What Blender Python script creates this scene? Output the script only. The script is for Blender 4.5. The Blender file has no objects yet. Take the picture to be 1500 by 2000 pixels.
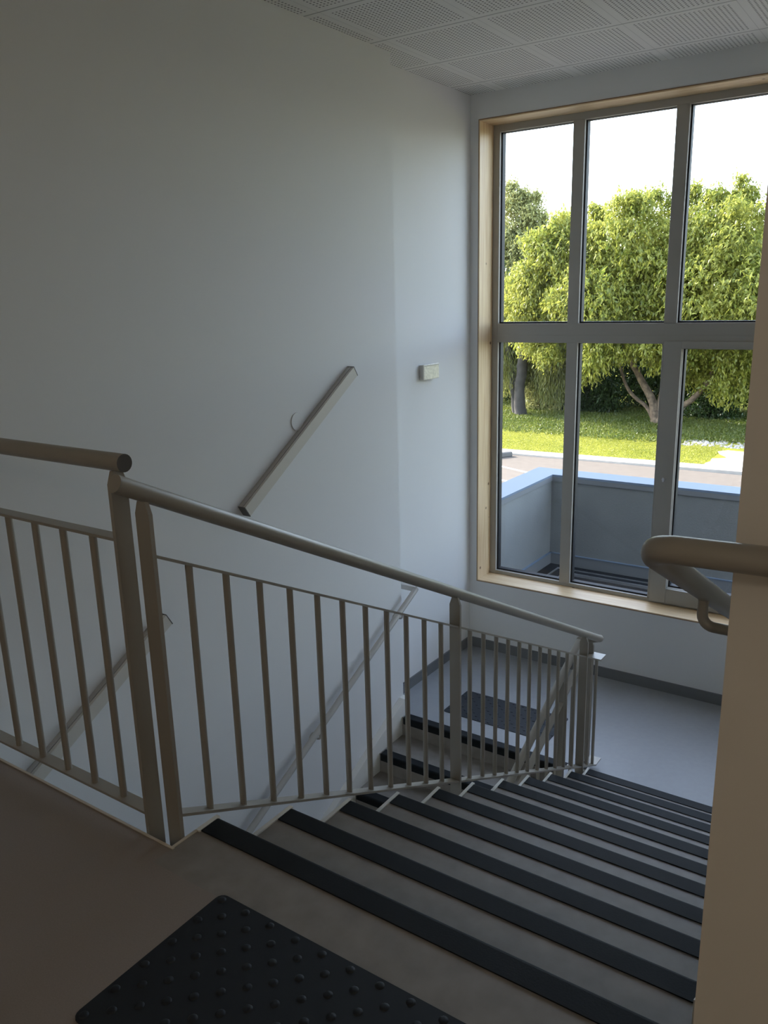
import bpy, math, random
import numpy as np
from mathutils import Vector, Matrix

random.seed(7)
np.random.seed(7)
PI = math.pi
COL = bpy.context.scene.collection

# ---------------------------------------------------------------- camera
cam_d = bpy.data.cameras.new('camera')
cam = bpy.data.objects.new('camera', cam_d)
COL.objects.link(cam)
R_ = Vector((0.824671, 0.565071, -0.024731))
U_ = Vector((-0.123416, 0.222442, 0.967103))
F_ = Vector((-0.551983, 0.79449, -0.253181))
CAM = Vector((1.5344, -1.18715, 1.38705))
m = Matrix(((R_.x, U_.x, -F_.x, CAM.x), (R_.y, U_.y, -F_.y, CAM.y), (R_.z, U_.z, -F_.z, CAM.z), (0, 0, 0, 1)))
cam.matrix_world = m
cam_d.sensor_fit = 'VERTICAL'
cam_d.sensor_height = 24.0
cam_d.lens = 24.0 * 1585.35 / 2000.0
cam_d.clip_start = 0.02
cam_d.clip_end = 500
bpy.context.scene.camera = cam

# ---------------------------------------------------------------- world, sun, exposure
sc = bpy.context.scene
sc.view_settings.view_transform = 'Standard'
sc.view_settings.look = 'None'
sc.view_settings.gamma = 1
sc.view_settings.exposure = 0.50
sc.view_settings.use_curve_mapping = False
SUN_DIR = Vector((-0.84, 0.14, 0.52)).normalized()     # towards the sun
world = bpy.data.worlds.new('world')
sc.world = world
world.use_nodes = True
wn = world.node_tree
for n in list(wn.nodes):
    wn.nodes.remove(n)
wo = wn.nodes.new('ShaderNodeOutputWorld')
bg = wn.nodes.new('ShaderNodeBackground')
sky = wn.nodes.new('ShaderNodeTexSky')
sky.sky_type = 'NISHITA'
sky.sun_disc = False
sky.sun_elevation = math.asin(SUN_DIR.z)
sky.sun_rotation = math.atan2(SUN_DIR.x, SUN_DIR.y)
sky.altitude = 200
sky.dust_density = 2.0
bg.inputs['Strength'].default_value = 1.0
hs = wn.nodes.new('ShaderNodeHueSaturation')
hs.inputs['Saturation'].default_value = 0.75
wn.links.new(sky.outputs[0], hs.inputs['Color'])
wn.links.new(hs.outputs[0], bg.inputs[0])
wn.links.new(bg.outputs[0], wo.inputs[0])
sl = bpy.data.lights.new('sun', 'SUN')
sl.energy = 8.5
sl.angle = 0.009
sl.color = (1.0, 0.93, 0.82)
so = bpy.data.objects.new('sun', sl)
so.rotation_euler = SUN_DIR.to_track_quat('Z', 'Y').to_euler()
COL.objects.link(so)


# ---------------------------------------------------------------- material helpers
def mat(name, color, rough=0.6, metal=0.0, noise=0.0, nscale=8.0, bump=0.0, bscale=60.0, spec=0.5, detail=4.0):
    mt = bpy.data.materials.new(name)
    mt.use_nodes = True
    nt = mt.node_tree
    b = nt.nodes['Principled BSDF']
    b.inputs['Base Color'].default_value = (*color, 1)
    b.inputs['Roughness'].default_value = rough
    b.inputs['Metallic'].default_value = metal
    b.inputs['Specular IOR Level'].default_value = spec
    tc = nt.nodes.new('ShaderNodeTexCoord')
    if noise > 0:
        nz = nt.nodes.new('ShaderNodeTexNoise')
        nz.inputs['Scale'].default_value = nscale
        nz.inputs['Detail'].default_value = detail
        rp = nt.nodes.new('ShaderNodeMapRange')
        rp.inputs['From Min'].default_value = 0.3
        rp.inputs['From Max'].default_value = 0.7
        rp.inputs['To Min'].default_value = 1 - noise
        rp.inputs['To Max'].default_value = 1 + noise
        mx = nt.nodes.new('ShaderNodeVectorMath')
        mx.operation = 'SCALE'
        mx.inputs[0].default_value = color
        nt.links.new(tc.outputs['Object'], nz.inputs['Vector'])
        nt.links.new(nz.outputs['Fac'], rp.inputs['Value'])
        nt.links.new(rp.outputs[0], mx.inputs['Scale'])
        nt.links.new(mx.outputs[0], b.inputs['Base Color'])
    if bump > 0:
        n2 = nt.nodes.new('ShaderNodeTexNoise')
        n2.inputs['Scale'].default_value = bscale
        n2.inputs['Detail'].default_value = 3
        bp = nt.nodes.new('ShaderNodeBump')
        bp.inputs['Strength'].default_value = bump
        bp.inputs['Distance'].default_value = 0.004
        nt.links.new(tc.outputs['Object'], n2.inputs['Vector'])
        nt.links.new(n2.outputs['Fac'], bp.inputs['Height'])
        nt.links.new(bp.outputs[0], b.inputs['Normal'])
    return mt


M = {}
M['wall'] = mat('wall_paint', (0.76, 0.76, 0.75), 0.7, bump=0.05, bscale=90, spec=0.3)
M['wall_right'] = mat('wall_paint_cream', (0.70, 0.66, 0.59), 0.7, bump=0.05, bscale=90, spec=0.3)
M['floor'] = mat('brown_vinyl', (0.29, 0.245, 0.215), 0.62, noise=0.06, nscale=300, spec=0.4)
M['tread'] = mat('grey_vinyl', (0.25, 0.225, 0.20), 0.55, noise=0.13, nscale=14, spec=0.5)
M['landing'] = mat('landing_vinyl', (0.30, 0.31, 0.32), 0.42, noise=0.03, nscale=30, spec=0.5)
M['black'] = mat('black_rubber', (0.008, 0.010, 0.011), 0.65, bump=0.1, bscale=200, spec=0.2)
M['mat'] = mat('tactile_rubber', (0.016, 0.020, 0.025), 0.6, spec=0.3)
M['metal'] = mat('grey_beige_lacquer', (0.34, 0.315, 0.27), 0.38, metal=0.15, spec=0.5)
M['metal_light'] = mat('pale_grey_lacquer', (0.50, 0.48, 0.44), 0.4, metal=0.1)
M['cap'] = mat('dark_end_cap', (0.10, 0.095, 0.09), 0.6)
M['frame'] = mat('window_frame_lacquer', (0.38, 0.365, 0.33), 0.42, metal=0.05)
M['gasket'] = mat('black_gasket', (0.008, 0.008, 0.009), 0.6)
M['alu'] = mat('bright_aluminium', (0.75, 0.75, 0.76), 0.3, metal=0.9)
M['skirt'] = mat('grey_skirting', (0.17, 0.175, 0.18), 0.5)
M['white'] = mat('white_trim', (0.78, 0.76, 0.70), 0.5)
M['cream'] = mat('cream_edge_strip', (0.62, 0.55, 0.46), 0.6)
M['plaster'] = mat('exterior_render', (0.175, 0.18, 0.172), 0.9, noise=0.10, nscale=2.2, bump=0.4, bscale=70)
M['coping'] = mat('sky_tinted_coping', (0.13, 0.17, 0.225), 0.5, metal=0.0)  # blue of the reflected sky is put into the base colour
M['coping_edge'] = mat('coping_edge', (0.16, 0.165, 0.17), 0.5)
M['membrane'] = mat('black_membrane', (0.014, 0.015, 0.017), 0.9, spec=0.1)
M['asphalt'] = mat('asphalt', (0.115, 0.095, 0.077), 0.95, noise=0.10, nscale=6, bump=0.3, bscale=120)
M['kerb'] = mat('pale_concrete', (0.36, 0.335, 0.30), 0.9, noise=0.08, nscale=5)
M['gravel'] = mat('white_gravel', (0.46, 0.44, 0.40), 0.95, noise=0.2, nscale=9, bump=0.6, bscale=60)
M['paint'] = mat('road_paint', (0.45, 0.44, 0.41), 0.8)
M['lamp_grey'] = mat('light_housing', (0.50, 0.48, 0.45), 0.4, metal=0.1)
M['lamp_cover'] = mat('opal_cover', (0.62, 0.59, 0.53), 0.45)
M['lens'] = mat('frosted_lens', (0.88, 0.85, 0.74), 0.25, noise=0.15, nscale=60)
M['facade'] = mat('facade_render', (0.6, 0.6, 0.58), 0.9)
M['bark'] = mat('brown_bark', (0.13, 0.095, 0.065), 0.95, noise=0.6, nscale=7, bump=0.8, bscale=12)
M['bark_dark'] = mat('dark_bark', (0.045, 0.04, 0.036), 0.95, noise=0.3, nscale=4, bump=0.8, bscale=12)


def lawn_mat():
    mt = bpy.data.materials.new('lawn_grass')
    mt.use_nodes = True
    nt = mt.node_tree
    b = nt.nodes['Principled BSDF']
    b.inputs['Roughness'].default_value = 0.95
    b.inputs['Specular IOR Level'].default_value = 0.1
    tc = nt.nodes.new('ShaderNodeTexCoord')
    n1 = nt.nodes.new('ShaderNodeTexNoise')
    n1.inputs['Scale'].default_value = 1.3
    n1.inputs['Detail'].default_value = 8
    n1.inputs['Roughness'].default_value = 0.7
    cr = nt.nodes.new('ShaderNodeValToRGB')
    cr.color_ramp.elements[0].position = 0.3
    cr.color_ramp.elements[0].color = (0.17, 0.20, 0.02, 1)
    cr.color_ramp.elements[1].position = 0.72
    cr.color_ramp.elements[1].color = (0.33, 0.31, 0.05, 1)
    nt.links.new(tc.outputs['Object'], n1.inputs['Vector'])
    nt.links.new(n1.outputs['Fac'], cr.inputs['Fac'])
    nt.links.new(cr.outputs[0], b.inputs['Base Color'])
    return mt


M['lawn'] = lawn_mat()


def leaf_mat(name, c1, c2, trans=0.45):
    mt = bpy.data.materials.new(name)
    mt.use_nodes = True
    nt = mt.node_tree
    for n in list(nt.nodes):
        nt.nodes.remove(n)
    out = nt.nodes.new('ShaderNodeOutputMaterial')
    geo = nt.nodes.new('ShaderNodeNewGeometry')
    tc = nt.nodes.new('ShaderNodeTexCoord')
    nz = nt.nodes.new('ShaderNodeTexNoise')
    nz.inputs['Scale'].default_value = 0.55
    nz.inputs['Detail'].default_value = 3
    ad = nt.nodes.new('ShaderNodeMath')
    ad.operation = 'MULTIPLY_ADD'
    ad.inputs[1].default_value = 0.6
    cr = nt.nodes.new('ShaderNodeValToRGB')
    cr.color_ramp.elements[0].position = 0.25
    cr.color_ramp.elements[0].color = (*c1, 1)
    cr.color_ramp.elements[1].position = 1.0
    cr.color_ramp.elements[1].color = (*c2, 1)
    nt.links.new(tc.outputs['Object'], nz.inputs['Vector'])
    nt.links.new(geo.outputs['Random Per Island'], ad.inputs[0])
    nt.links.new(nz.outputs['Fac'], ad.inputs[2])
    nt.links.new(ad.outputs[0], cr.inputs['Fac'])
    df = nt.nodes.new('ShaderNodeBsdfDiffuse')
    tr = nt.nodes.new('ShaderNodeBsdfTranslucent')
    gl = nt.nodes.new('ShaderNodeBsdfGlossy')
    gl.inputs['Roughness'].default_value = 0.35
    gl.inputs['Color'].default_value = (1, 1, 1, 1)
    mx = nt.nodes.new('ShaderNodeMixShader')
    mx.inputs[0].default_value = trans
    m2 = nt.nodes.new('ShaderNodeMixShader')
    m2.inputs[0].default_value = 0.02
    nt.links.new(cr.outputs[0], df.inputs[0])
    nt.links.new(cr.outputs[0], tr.inputs[0])
    nt.links.new(df.outputs[0], mx.inputs[1])
    nt.links.new(tr.outputs[0], mx.inputs[2])
    nt.links.new(mx.outputs[0], m2.inputs[1])
    nt.links.new(gl.outputs[0], m2.inputs[2])
    nt.links.new(m2.outputs[0], out.inputs[0])
    return mt


M['leaf_bright'] = leaf_mat('bright_leaf', (0.07, 0.125, 0.015), (0.36, 0.37, 0.075), 0.5)
M['leaf_willow'] = leaf_mat('willow_leaf', (0.07, 0.10, 0.02), (0.22, 0.23, 0.07), 0.45)
M['leaf_grey'] = leaf_mat('greygreen_leaf', (0.09, 0.12, 0.045), (0.46, 0.46, 0.18), 0.4)
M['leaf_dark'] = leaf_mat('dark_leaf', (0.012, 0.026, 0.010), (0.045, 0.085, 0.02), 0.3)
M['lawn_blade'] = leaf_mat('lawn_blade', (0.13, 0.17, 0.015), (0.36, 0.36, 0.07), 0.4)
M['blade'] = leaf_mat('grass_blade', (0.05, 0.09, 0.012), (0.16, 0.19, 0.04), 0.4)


def wood_mat():
    mt = bpy.data.materials.new('pine_wood')
    mt.use_nodes = True
    nt = mt.node_tree
    b = nt.nodes['Principled BSDF']
    b.inputs['Roughness'].default_value = 0.42
    tc = nt.nodes.new('ShaderNodeTexCoord')
    mp = nt.nodes.new('ShaderNodeMapping')
    mp.inputs['Scale'].default_value = (1.2, 30, 1.2)
    nz = nt.nodes.new('ShaderNodeTexNoise')
    nz.inputs['Scale'].default_value = 2
    nz.inputs['Detail'].default_value = 5
    cr = nt.nodes.new('ShaderNodeValToRGB')
    cr.color_ramp.elements[0].position = 0.3
    cr.color_ramp.elements[0].color = (0.66, 0.45, 0.24, 1)
    cr.color_ramp.elements[1].position = 0.7
    cr.color_ramp.elements[1].color = (0.84, 0.66, 0.42, 1)
    vo = nt.nodes.new('ShaderNodeTexVoronoi')
    vo.inputs['Scale'].default_value = 5.5
    mr = nt.nodes.new('ShaderNodeMapRange')
    mr.inputs['From Min'].default_value = 0.045
    mr.inputs['From Max'].default_value = 0.085
    kn = nt.nodes.new('ShaderNodeMix')
    kn.data_type = 'RGBA'
    kn.inputs[6].default_value = (0.20, 0.10, 0.045, 1)
    nt.links.new(tc.outputs['Object'], mp.inputs[0])
    nt.links.new(mp.outputs[0], nz.inputs['Vector'])
    nt.links.new(nz.outputs['Fac'], cr.inputs['Fac'])
    nt.links.new(tc.outputs['Object'], vo.inputs['Vector'])
    nt.links.new(vo.outputs['Distance'], mr.inputs['Value'])
    nt.links.new(mr.outputs[0], kn.inputs[0])
    nt.links.new(cr.outputs[0], kn.inputs[7])
    nt.links.new(kn.outputs[2], b.inputs['Base Color'])
    return mt


M['wood'] = wood_mat()
M['wood_edge'] = mat('wood_edge', (0.24, 0.12, 0.05), 0.6)


def glass_mat():
    mt = bpy.data.materials.new('window_glass')
    mt.use_nodes = True
    nt = mt.node_tree
    for n in list(nt.nodes):
        nt.nodes.remove(n)
    out = nt.nodes.new('ShaderNodeOutputMaterial')
    tr = nt.nodes.new('ShaderNodeBsdfTransparent')
    tr.inputs[0].default_value = (0.96, 0.975, 0.97, 1)
    gl = nt.nodes.new('ShaderNodeBsdfGlossy')
    gl.inputs['Roughness'].default_value = 0.0
    fr = nt.nodes.new('ShaderNodeFresnel')
    fr.inputs[0].default_value = 1.45
    mx = nt.nodes.new('ShaderNodeMixShader')
    nt.links.new(fr.outputs[0], mx.inputs[0])
    nt.links.new(tr.outputs[0], mx.inputs[1])
    nt.links.new(gl.outputs[0], mx.inputs[2])
    nt.links.new(mx.outputs[0], out.inputs[0])
    return mt


M['glass'] = glass_mat()


def ceiling_mat():
    """perforated plasterboard tiles, 0.6 m grid, drawn in object coordinates"""
    mt = bpy.data.materials.new('perforated_ceiling')
    mt.use_nodes = True
    nt = mt.node_tree
    b = nt.nodes['Principled BSDF']
    b.inputs['Roughness'].default_value = 0.8
    b.inputs['Specular IOR Level'].default_value = 0.2
    tc = nt.nodes.new('ShaderNodeTexCoord')
    sp = nt.nodes.new('ShaderNodeSeparateXYZ')
    nt.links.new(tc.outputs['Object'], sp.inputs[0])

    def mth(op, a, bb=None, c=None):
        n = nt.nodes.new('ShaderNodeMath')
        n.operation = op
        for i, v in enumerate((a, bb, c)):
            if v is None:
                continue
            if isinstance(v, (int, float)):
                n.inputs[i].default_value = v
            else:
                nt.links.new(v, n.inputs[i])
        return n.outputs[0]
    TX, TY = 0.600, 0.610
    lx = mth('MULTIPLY', mth('FRACT', mth('DIVIDE', mth('ADD', sp.outputs[0], 1.415 + 6.0), TX)), TX)
    ly = mth('MULTIPLY', mth('FRACT', mth('DIVIDE', mth('ADD', sp.outputs[1], -2.577 + 0.610 * 20), TY)), TY)
    PX = PY = 0.025
    mx_ = (TX - 21 * PX) / 2
    my_ = (TY - 21 * PY) / 2
    hx = mth('SUBTRACT', mth('FRACT', mth('DIVIDE', mth('SUBTRACT', lx, mx_), PX)), 0.5)
    hy = mth('SUBTRACT', mth('FRACT', mth('DIVIDE', mth('SUBTRACT', ly, my_), PY)), 0.5)
    d = mth('SQRT', mth('ADD', mth('MULTIPLY', hx, hx), mth('MULTIPLY', hy, hy)))
    hole = mth('LESS_THAN', d, 0.235)
    inx = mth('MULTIPLY', mth('GREATER_THAN', lx, mx_), mth('LESS_THAN', lx, TX - mx_))
    iny = mth('MULTIPLY', mth('GREATER_THAN', ly, my_), mth('LESS_THAN', ly, TY - my_))
    hole = mth('MULTIPLY', hole, mth('MULTIPLY', inx, iny))
    jy = mth('GREATER_THAN', mth('ABSOLUTE', mth('SUBTRACT', ly, TY / 2)), TY / 2 - 0.0055)
    jx = mth('MULTIPLY', mth('GREATER_THAN', mth('ABSOLUTE', mth('SUBTRACT', lx, TX / 2)), TX / 2 - 0.002), 0.22)
    dark = mth('MAXIMUM', mth('MULTIPLY', hole, 0.8), mth('MAXIMUM', mth('MULTIPLY', jy, 0.5), jx))
    k = nt.nodes.new('ShaderNodeMix')
    k.data_type = 'RGBA'
    k.inputs[6].default_value = (0.80, 0.79, 0.76, 1)
    k.inputs[7].default_value = (0.05, 0.05, 0.048, 1)
    nt.links.new(dark, k.inputs[0])
    nt.links.new(k.outputs[2], b.inputs['Base Color'])
    return mt


M['ceiling'] = ceiling_mat()


# ---------------------------------------------------------------- mesh helpers
class MB:
    """collects faces for ONE mesh"""
    def __init__(self):
        self.v, self.f, self.mi, self.sm = [], [], [], []

    def add(self, vs, fs, mi=0, smooth=False):
        o = len(self.v)
        self.v += [tuple(p) for p in vs]
        for f in fs:
            self.f.append([i + o for i in f])
            self.mi.append(mi)
            self.sm.append(smooth)
        return self

    def box(self, x0, x1, y0, y1, z0, z1, mi=0):
        vs = [(x, y, z) for z in (z0, z1) for y in (y0, y1) for x in (x0, x1)]
        return self.add(vs, [(0, 2, 3, 1), (4, 5, 7, 6), (0, 1, 5, 4), (2, 6, 7, 3), (0, 4, 6, 2), (1, 3, 7, 5)], mi)

    def prism_x(self, poly, x0, x1, mis=None, end_mi=0):
        """poly in (y,z), counter-clockwise seen from +x"""
        n = len(poly)
        vs = [(x0, y, z) for y, z in poly] + [(x1, y, z) for y, z in poly]
        self.add(vs, [tuple(range(n))[::-1]], end_mi)
        o = len(self.v) - 2 * n
        self.f.append([o + n + i for i in range(n)])
        self.mi.append(end_mi)
        self.sm.append(False)
        for i in range(n):
            j = (i + 1) % n
            self.f.append([o + i, o + j, o + n + j, o + n + i])
            self.mi.append(mis[i] if mis else 0)
            self.sm.append(False)
        return self

    def prism(self, poly, z0, z1, mi=0):
        n = len(poly)
        vs = [(x, y, z0) for x, y in poly] + [(x, y, z1) for x, y in poly]
        fs = [tuple(range(n))[::-1], tuple(range(n, 2 * n))]
        fs += [(i, (i + 1) % n, n + (i + 1) % n, n + i) for i in range(n)]
        return self.add(vs, fs, mi)

    def tube(self, pts, r, seg=16, caps=True, mi=0, cap_mi=None):
        P = [Vector(p) for p in pts]
        rr = r if isinstance(r, (list, tuple)) else [r] * len(P)
        rings = []
        t0 = (P[1] - P[0]).normalized()
        a = Vector((0, 0, 1)) if abs(t0.z) < 0.9 else Vector((1, 0, 0))
        nrm = (a - t0 * a.dot(t0)).normalized()
        for i, p in enumerate(P):
            if i == 0:
                t = t0
            elif i == len(P) - 1:
                t = (P[i] - P[i - 1]).normalized()
            else:
                t = ((P[i] - P[i - 1]).normalized() + (P[i + 1] - P[i]).normalized()).normalized()
            nrm = (nrm - t * nrm.dot(t)).normalized()
            bn = t.cross(nrm)
            rings.append([p + (nrm * math.cos(2 * PI * k / seg) + bn * math.sin(2 * PI * k / seg)) * rr[i] for k in range(seg)])
        vs = [q for ring in rings for q in ring]
        fs = []
        for i in range(len(P) - 1):
            for k in range(seg):
                k2 = (k + 1) % seg
                fs.append((i * seg + k, i * seg + k2, (i + 1) * seg + k2, (i + 1) * seg + k))
        self.add(vs, fs, mi, True)
        if caps:
            c = mi if cap_mi is None else cap_mi
            self.add(rings[0], [tuple(range(seg))[::-1]], c)
            self.add(rings[-1], [tuple(range(seg))], c)
        return self

    def bar(self, p0, p1, w, h, up=(0, 0, 1), mi=0):
        """rectangular bar along p0-p1; w across (horizontal), h along 'up'"""
        p0, p1 = Vector(p0), Vector(p1)
        t = (p1 - p0).normalized()
        s = t.cross(Vector(up)).normalized()
        u = s.cross(t).normalized()
        vs = []
        for p in (p0, p1):
            for a, b in ((-1, -1), (1, -1), (1, 1), (-1, 1)):
                vs.append(p + s * a * w / 2 + u * b * h / 2)
        return self.add(vs, [(0, 1, 2, 3), (4, 7, 6, 5), (0, 4, 5, 1), (1, 5, 6, 2), (2, 6, 7, 3), (3, 7, 4, 0)], mi)

    def build(self, name, mats, parent=None, bevel=0.0, at=None):
        me = bpy.data.meshes.new(name)
        me.from_pydata(self.v, [], self.f)
        me.polygons.foreach_set('material_index', self.mi)
        me.polygons.foreach_set('use_smooth', self.sm)
        for mm in (mats if isinstance(mats, (list, tuple)) else [mats]):
            me.materials.append(mm)
        me.update()
        if at is not None:
            me.transform(Matrix.Translation(-Vector(at)))
        o = bpy.data.objects.new(name, me)
        COL.objects.link(o)
        if at is not None:
            o.location = at
        if parent is not None:
            o.parent = parent
            if at is None:
                o.location = -parent.location
            else:
                o.location = Vector(at) - parent.location
        if bevel > 0:
            b = o.modifiers.new('bevel', 'BEVEL')
            b.width = bevel
            b.segments = 2
            b.limit_method = 'ANGLE'
        return o


def thing(name, label, cat, loc=(0, 0, 0), group=None):
    o = bpy.data.objects.new(name, None)
    COL.objects.link(o)
    o.location = loc
    o.empty_display_size = 0.1
    o['label'] = label
    o['category'] = cat
    if group:
        o['group'] = group
    return o


def tag(o, label, cat, group=None, kind=None):
    o['label'] = label
    o['category'] = cat
    if group:
        o['group'] = group
    if kind:
        o['kind'] = kind
    return o


def struct(o, label=None, cat=None):
    o['kind'] = 'structure'
    if label:
        o['label'] = label
    if cat:
        o['category'] = cat
    return o


# ================================================================ dimensions
H, T = 0.1445, 0.2995            # riser, going
SL = H / T
Y0 = 0.163                       # front of the first nosing
ZL = -11 * H                     # landing level
ZG = -22 * H                     # ground level
XF, XR, YJ = -1.518, -1.670, 3.397   # left wall, recessed left wall, jog
YW = 4.700                       # inner face of the window wall
YO = 5.00                        # outer face
ZC = 2.849
W, YC = 1.310, 0.031             # right-hand stair wall and its corner
XE, YE = 3.6, -4.5               # corridor side and end behind the camera
YL = 3.294                       # top nosing of the lower flight

# ================================================================ structure
struct(MB().box(-1.9, XF, YE - .2, YJ, ZG, ZC).build('wall_left', M['wall']),
       'white painted wall left of the stairs, carrying sloped lights', 'wall')
struct(MB().box(-1.9, XR, YJ, YW, ZG, ZC).build('wall_left_recess', M['wall']),
       'white painted recessed wall strip between the jog and window wall', 'wall')
WX0, WX1, WZ0, WZ1 = -1.594, 1.20, -0.972, 2.668    # window opening
mb = MB()
mb.box(-1.9, WX0, YW, YO, ZG, ZC + .3)
mb.box(WX1, 1.6, YW, YO, ZG, ZC + .3)
mb.box(WX0, WX1, YW, YO, ZG, WZ0)
mb.box(WX0, WX1, YW, YO, WZ1, ZC + .3)
struct(mb.build('wall_window', M['wall']), 'white wall around the tall window at the landing', 'wall')
struct(MB().box(W, XE + .2, YC, YW, ZG, ZC).build('wall_right', M['wall_right']),
       'cream wall end at the right edge of the stairs', 'wall')
struct(MB().box(XE, XE + .2, YE - .2, YC, -.3, ZC).build('wall_corridor', M['wall_right']))
struct(MB().box(XF, XE, YE - .2, YE, -.3, ZC).build('wall_back', M['wall_right']))
struct(MB().box(XF, 0.0, YE, 0.0, -2.9, -0.25).build('wall_under_floor', M['wall']))
struct(MB().box(-1.9, XE + .2, YE - .2, YW, ZC, ZC + .3).build('ceiling', M['ceiling']),
       'white perforated tile ceiling above the staircase', 'ceiling')
mb = MB()
mb.prism([(XF, YE), (XE, YE), (XE, YC), (W, YC), (W, -.062), (0, -.062), (0, 0), (XF, 0)], -.25, 0)
struct(mb.build('floor', M['floor']), 'dark brown vinyl floor of the upper level', 'floor')
mb = MB()
mb.box(XF, 0.0065, -.002, 0.005, -.25, .0025)
mb.box(-0.005, 0.0035, 0.005, Y0 - .075, -.25, .0025)
struct(mb.build('trim_1', M['cream']), 'thin cream edge strip along the upper floor opening', 'trim')
# landing
mb = MB()
mb.box(-0.2, W, Y0 + 10 * T, YW, ZL - .22, ZL)
mb.box(XR, -0.2, YL + .02, YW, ZL - .22, ZL, 0)
struct(mb.build('floor_landing', M['landing']), 'pale blue grey vinyl floor of the half landing', 'floor')
mb = MB()
mb.box(-0.205, 0.004, YL + .03, YL + .055, ZL - .22, ZL + .004)
struct(mb.build('trim_2', M['white']), 'white edge strip of the half landing between both flights', 'trim')
struct(MB().box(-1.9, W, -1.5, YW, ZG - .2, ZG).build('floor_ground', M['tread']))
BH = 0.085
mb = MB()
mb.box(XR, XR + .012, YJ, YW, ZL, ZL + BH)
mb.box(XR, XF + .02, YJ, YJ + .012, ZL, ZL + BH)
mb.box(XF, XF + .014, YJ - .035, YJ + .012, ZL, ZL + BH)
struct(mb.build('baseboard_left', M['skirt']), 'grey baseboard along the recessed wall of the landing', 'baseboard')
mb = MB()
mb.box(XR, W, YW - .012, YW, ZL, ZL + BH)
struct(mb.build('baseboard_window', M['skirt']), 'grey baseboard under the tall window', 'baseboard')

# ---------------------------------------------------------------- window
win = thing('window_1', 'tall grey framed window with pine lining overlooking trees', 'window', (-.2, YW, WZ0))
win['kind'] = 'structure'
LT = 0.008
mb = MB()
mb.box(WX0, WX0 + LT, YW - .006, YW + .225, WZ0, WZ1)
mb.box(WX1 - LT, WX1, YW - .006, YW + .225, WZ0, WZ1)
mb.box(WX0 + LT, WX1 - LT, YW - .006, YW + .225, WZ0, WZ0 + LT)
mb.box(WX0 + LT, WX1 - LT, YW - .006, YW + .225, WZ1 - LT, WZ1)
mb.build('wood_lining', M['wood'], win)
mb = MB()
e = .006
for (a, b, c, d) in ((WX0 - e, WX0, WZ0 - e, WZ1 + e), (WX1, WX1 + e, WZ0 - e, WZ1 + e), (WX0, WX1, WZ0 - e, WZ0), (WX0, WX1, WZ1, WZ1 + e)):
    mb.box(a, b, YW - .004, YW + .004, c, d)
mb.build('wood_edge', M['wood_edge'], win)
FY0, FY1 = YW + .215, YW + .275
fx0, fx1, fz0, fz1 = WX0 + LT, WX1 - LT, WZ0 + LT, WZ1 - LT
mb = MB()
mb.box(fx0, -1.534, FY0, FY1, fz0, fz1)
mb.box(1.155, fx1, FY0, FY1, fz0, fz1)
mb.box(-1.534, 1.155, FY0, FY1, fz0, -.936)
mb.box(-1.534, 1.155, FY0, FY1, 2.612, fz1)
mb.build('outer_frame', M['frame'], win, bevel=.003)
mb = MB()
mb.box(-1.534, 1.155, FY0, FY1, 1.030, 1.170)
mb.box(-1.534, 1.155, FY0 - .003, FY0, 1.030, 1.085)
mb.build('transom', M['frame'], win, bevel=.003)
for x0, x1 in ((-.939, -.854), (-.204, -.118), (.531, .617)):
    mb = MB()
    mb.box(x0, x1, FY0, FY1, 1.170, 2.612)
    mb.box(x0, x1, FY0, FY1, -.936, 1.030)
    mb.build('mullion', M['frame'], win, bevel=.003)
panes = []
for x0, x1 in ((-1.534, -.939), (-.854, -.204), (-.118, .531), (.617, 1.155)):
    panes.append((x0, x1, 1.170, 2.612))
    if abs(x0 + .118) > .01:
        panes.append((x0, x1, -.936, 1.030))
# opening sash in the third bay, lower row
sash = MB()
sx0, sx1, sz0, sz1 = -.186, .600, -.950, 1.045
sash.box(sx0, sx0 + .125, FY0 - .018, FY0 + .045, sz0, sz1)
sash.box(sx1 - .1, sx1, FY0 - .018, FY0 + .045, sz0, sz1)
sash.box(sx0 + .125, sx1 - .1, FY0 - .018, FY0 + .045, sz0, sz0 + .12)
sash.box(sx0 + .125, sx1 - .1, FY0 - .018, FY0 + .045, sz1 - .05, sz1)
sash_o = sash.build('opening_sash', M['frame'], win, bevel=.003)
hb = MB()
hb.tube([(-.128, FY0 - .018, 0.030), (-.128, FY0 - .036, 0.030)], .011, 12)
hb.box(-.133, -.123, FY0 - .042, FY0 - .034, .013, .045)
h_ = hb.build('sash_lock', M['alu'], sash_o)
h_.location = (0, 0, 0)
panes.append((sx0 + .125, sx1 - .1, sz0 + .12, sz1 - .05))
for x0, x1, z0, z1 in panes:
    g = .016
    yy = FY0 + .040
    mb = MB()
    mb.box(x0, x0 + g, yy - .012, FY1 + .02, z0, z1)
    mb.box(x1 - g * .35, x1, yy - .012, FY1 + .02, z0, z1)
    mb.box(x0 + g, x1 - g * .35, yy - .012, FY1 + .02, z0, z0 + g)
    mb.box(x0 + g, x1 - g * .35, yy - .012, FY1 + .02, z1 - g * .4, z1)
    mb.build('gasket', M['gasket'], win)
    mb = MB()
    mb.box(x0, x0 + .004, FY0 + .002, yy - .012, z0, z1)
    mb.box(x0, x1, FY0 + .002, yy - .012, z0, z0 + .004)
    mb.box(x0, x1, FY0 + .002, yy - .012, z1 - .004, z1)
    mb.build('glazing_bead', M['metal_light'], win)
    mb = MB()
    mb.add([(x0, yy, z0), (x1, yy, z0), (x1, yy, z1), (x0, yy, z1)], [(0, 1, 2, 3)])
    mb.build('pane', M['glass'], win)

# ================================================================ stairs
NB = 0.070     # nosing width on the tread


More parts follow.
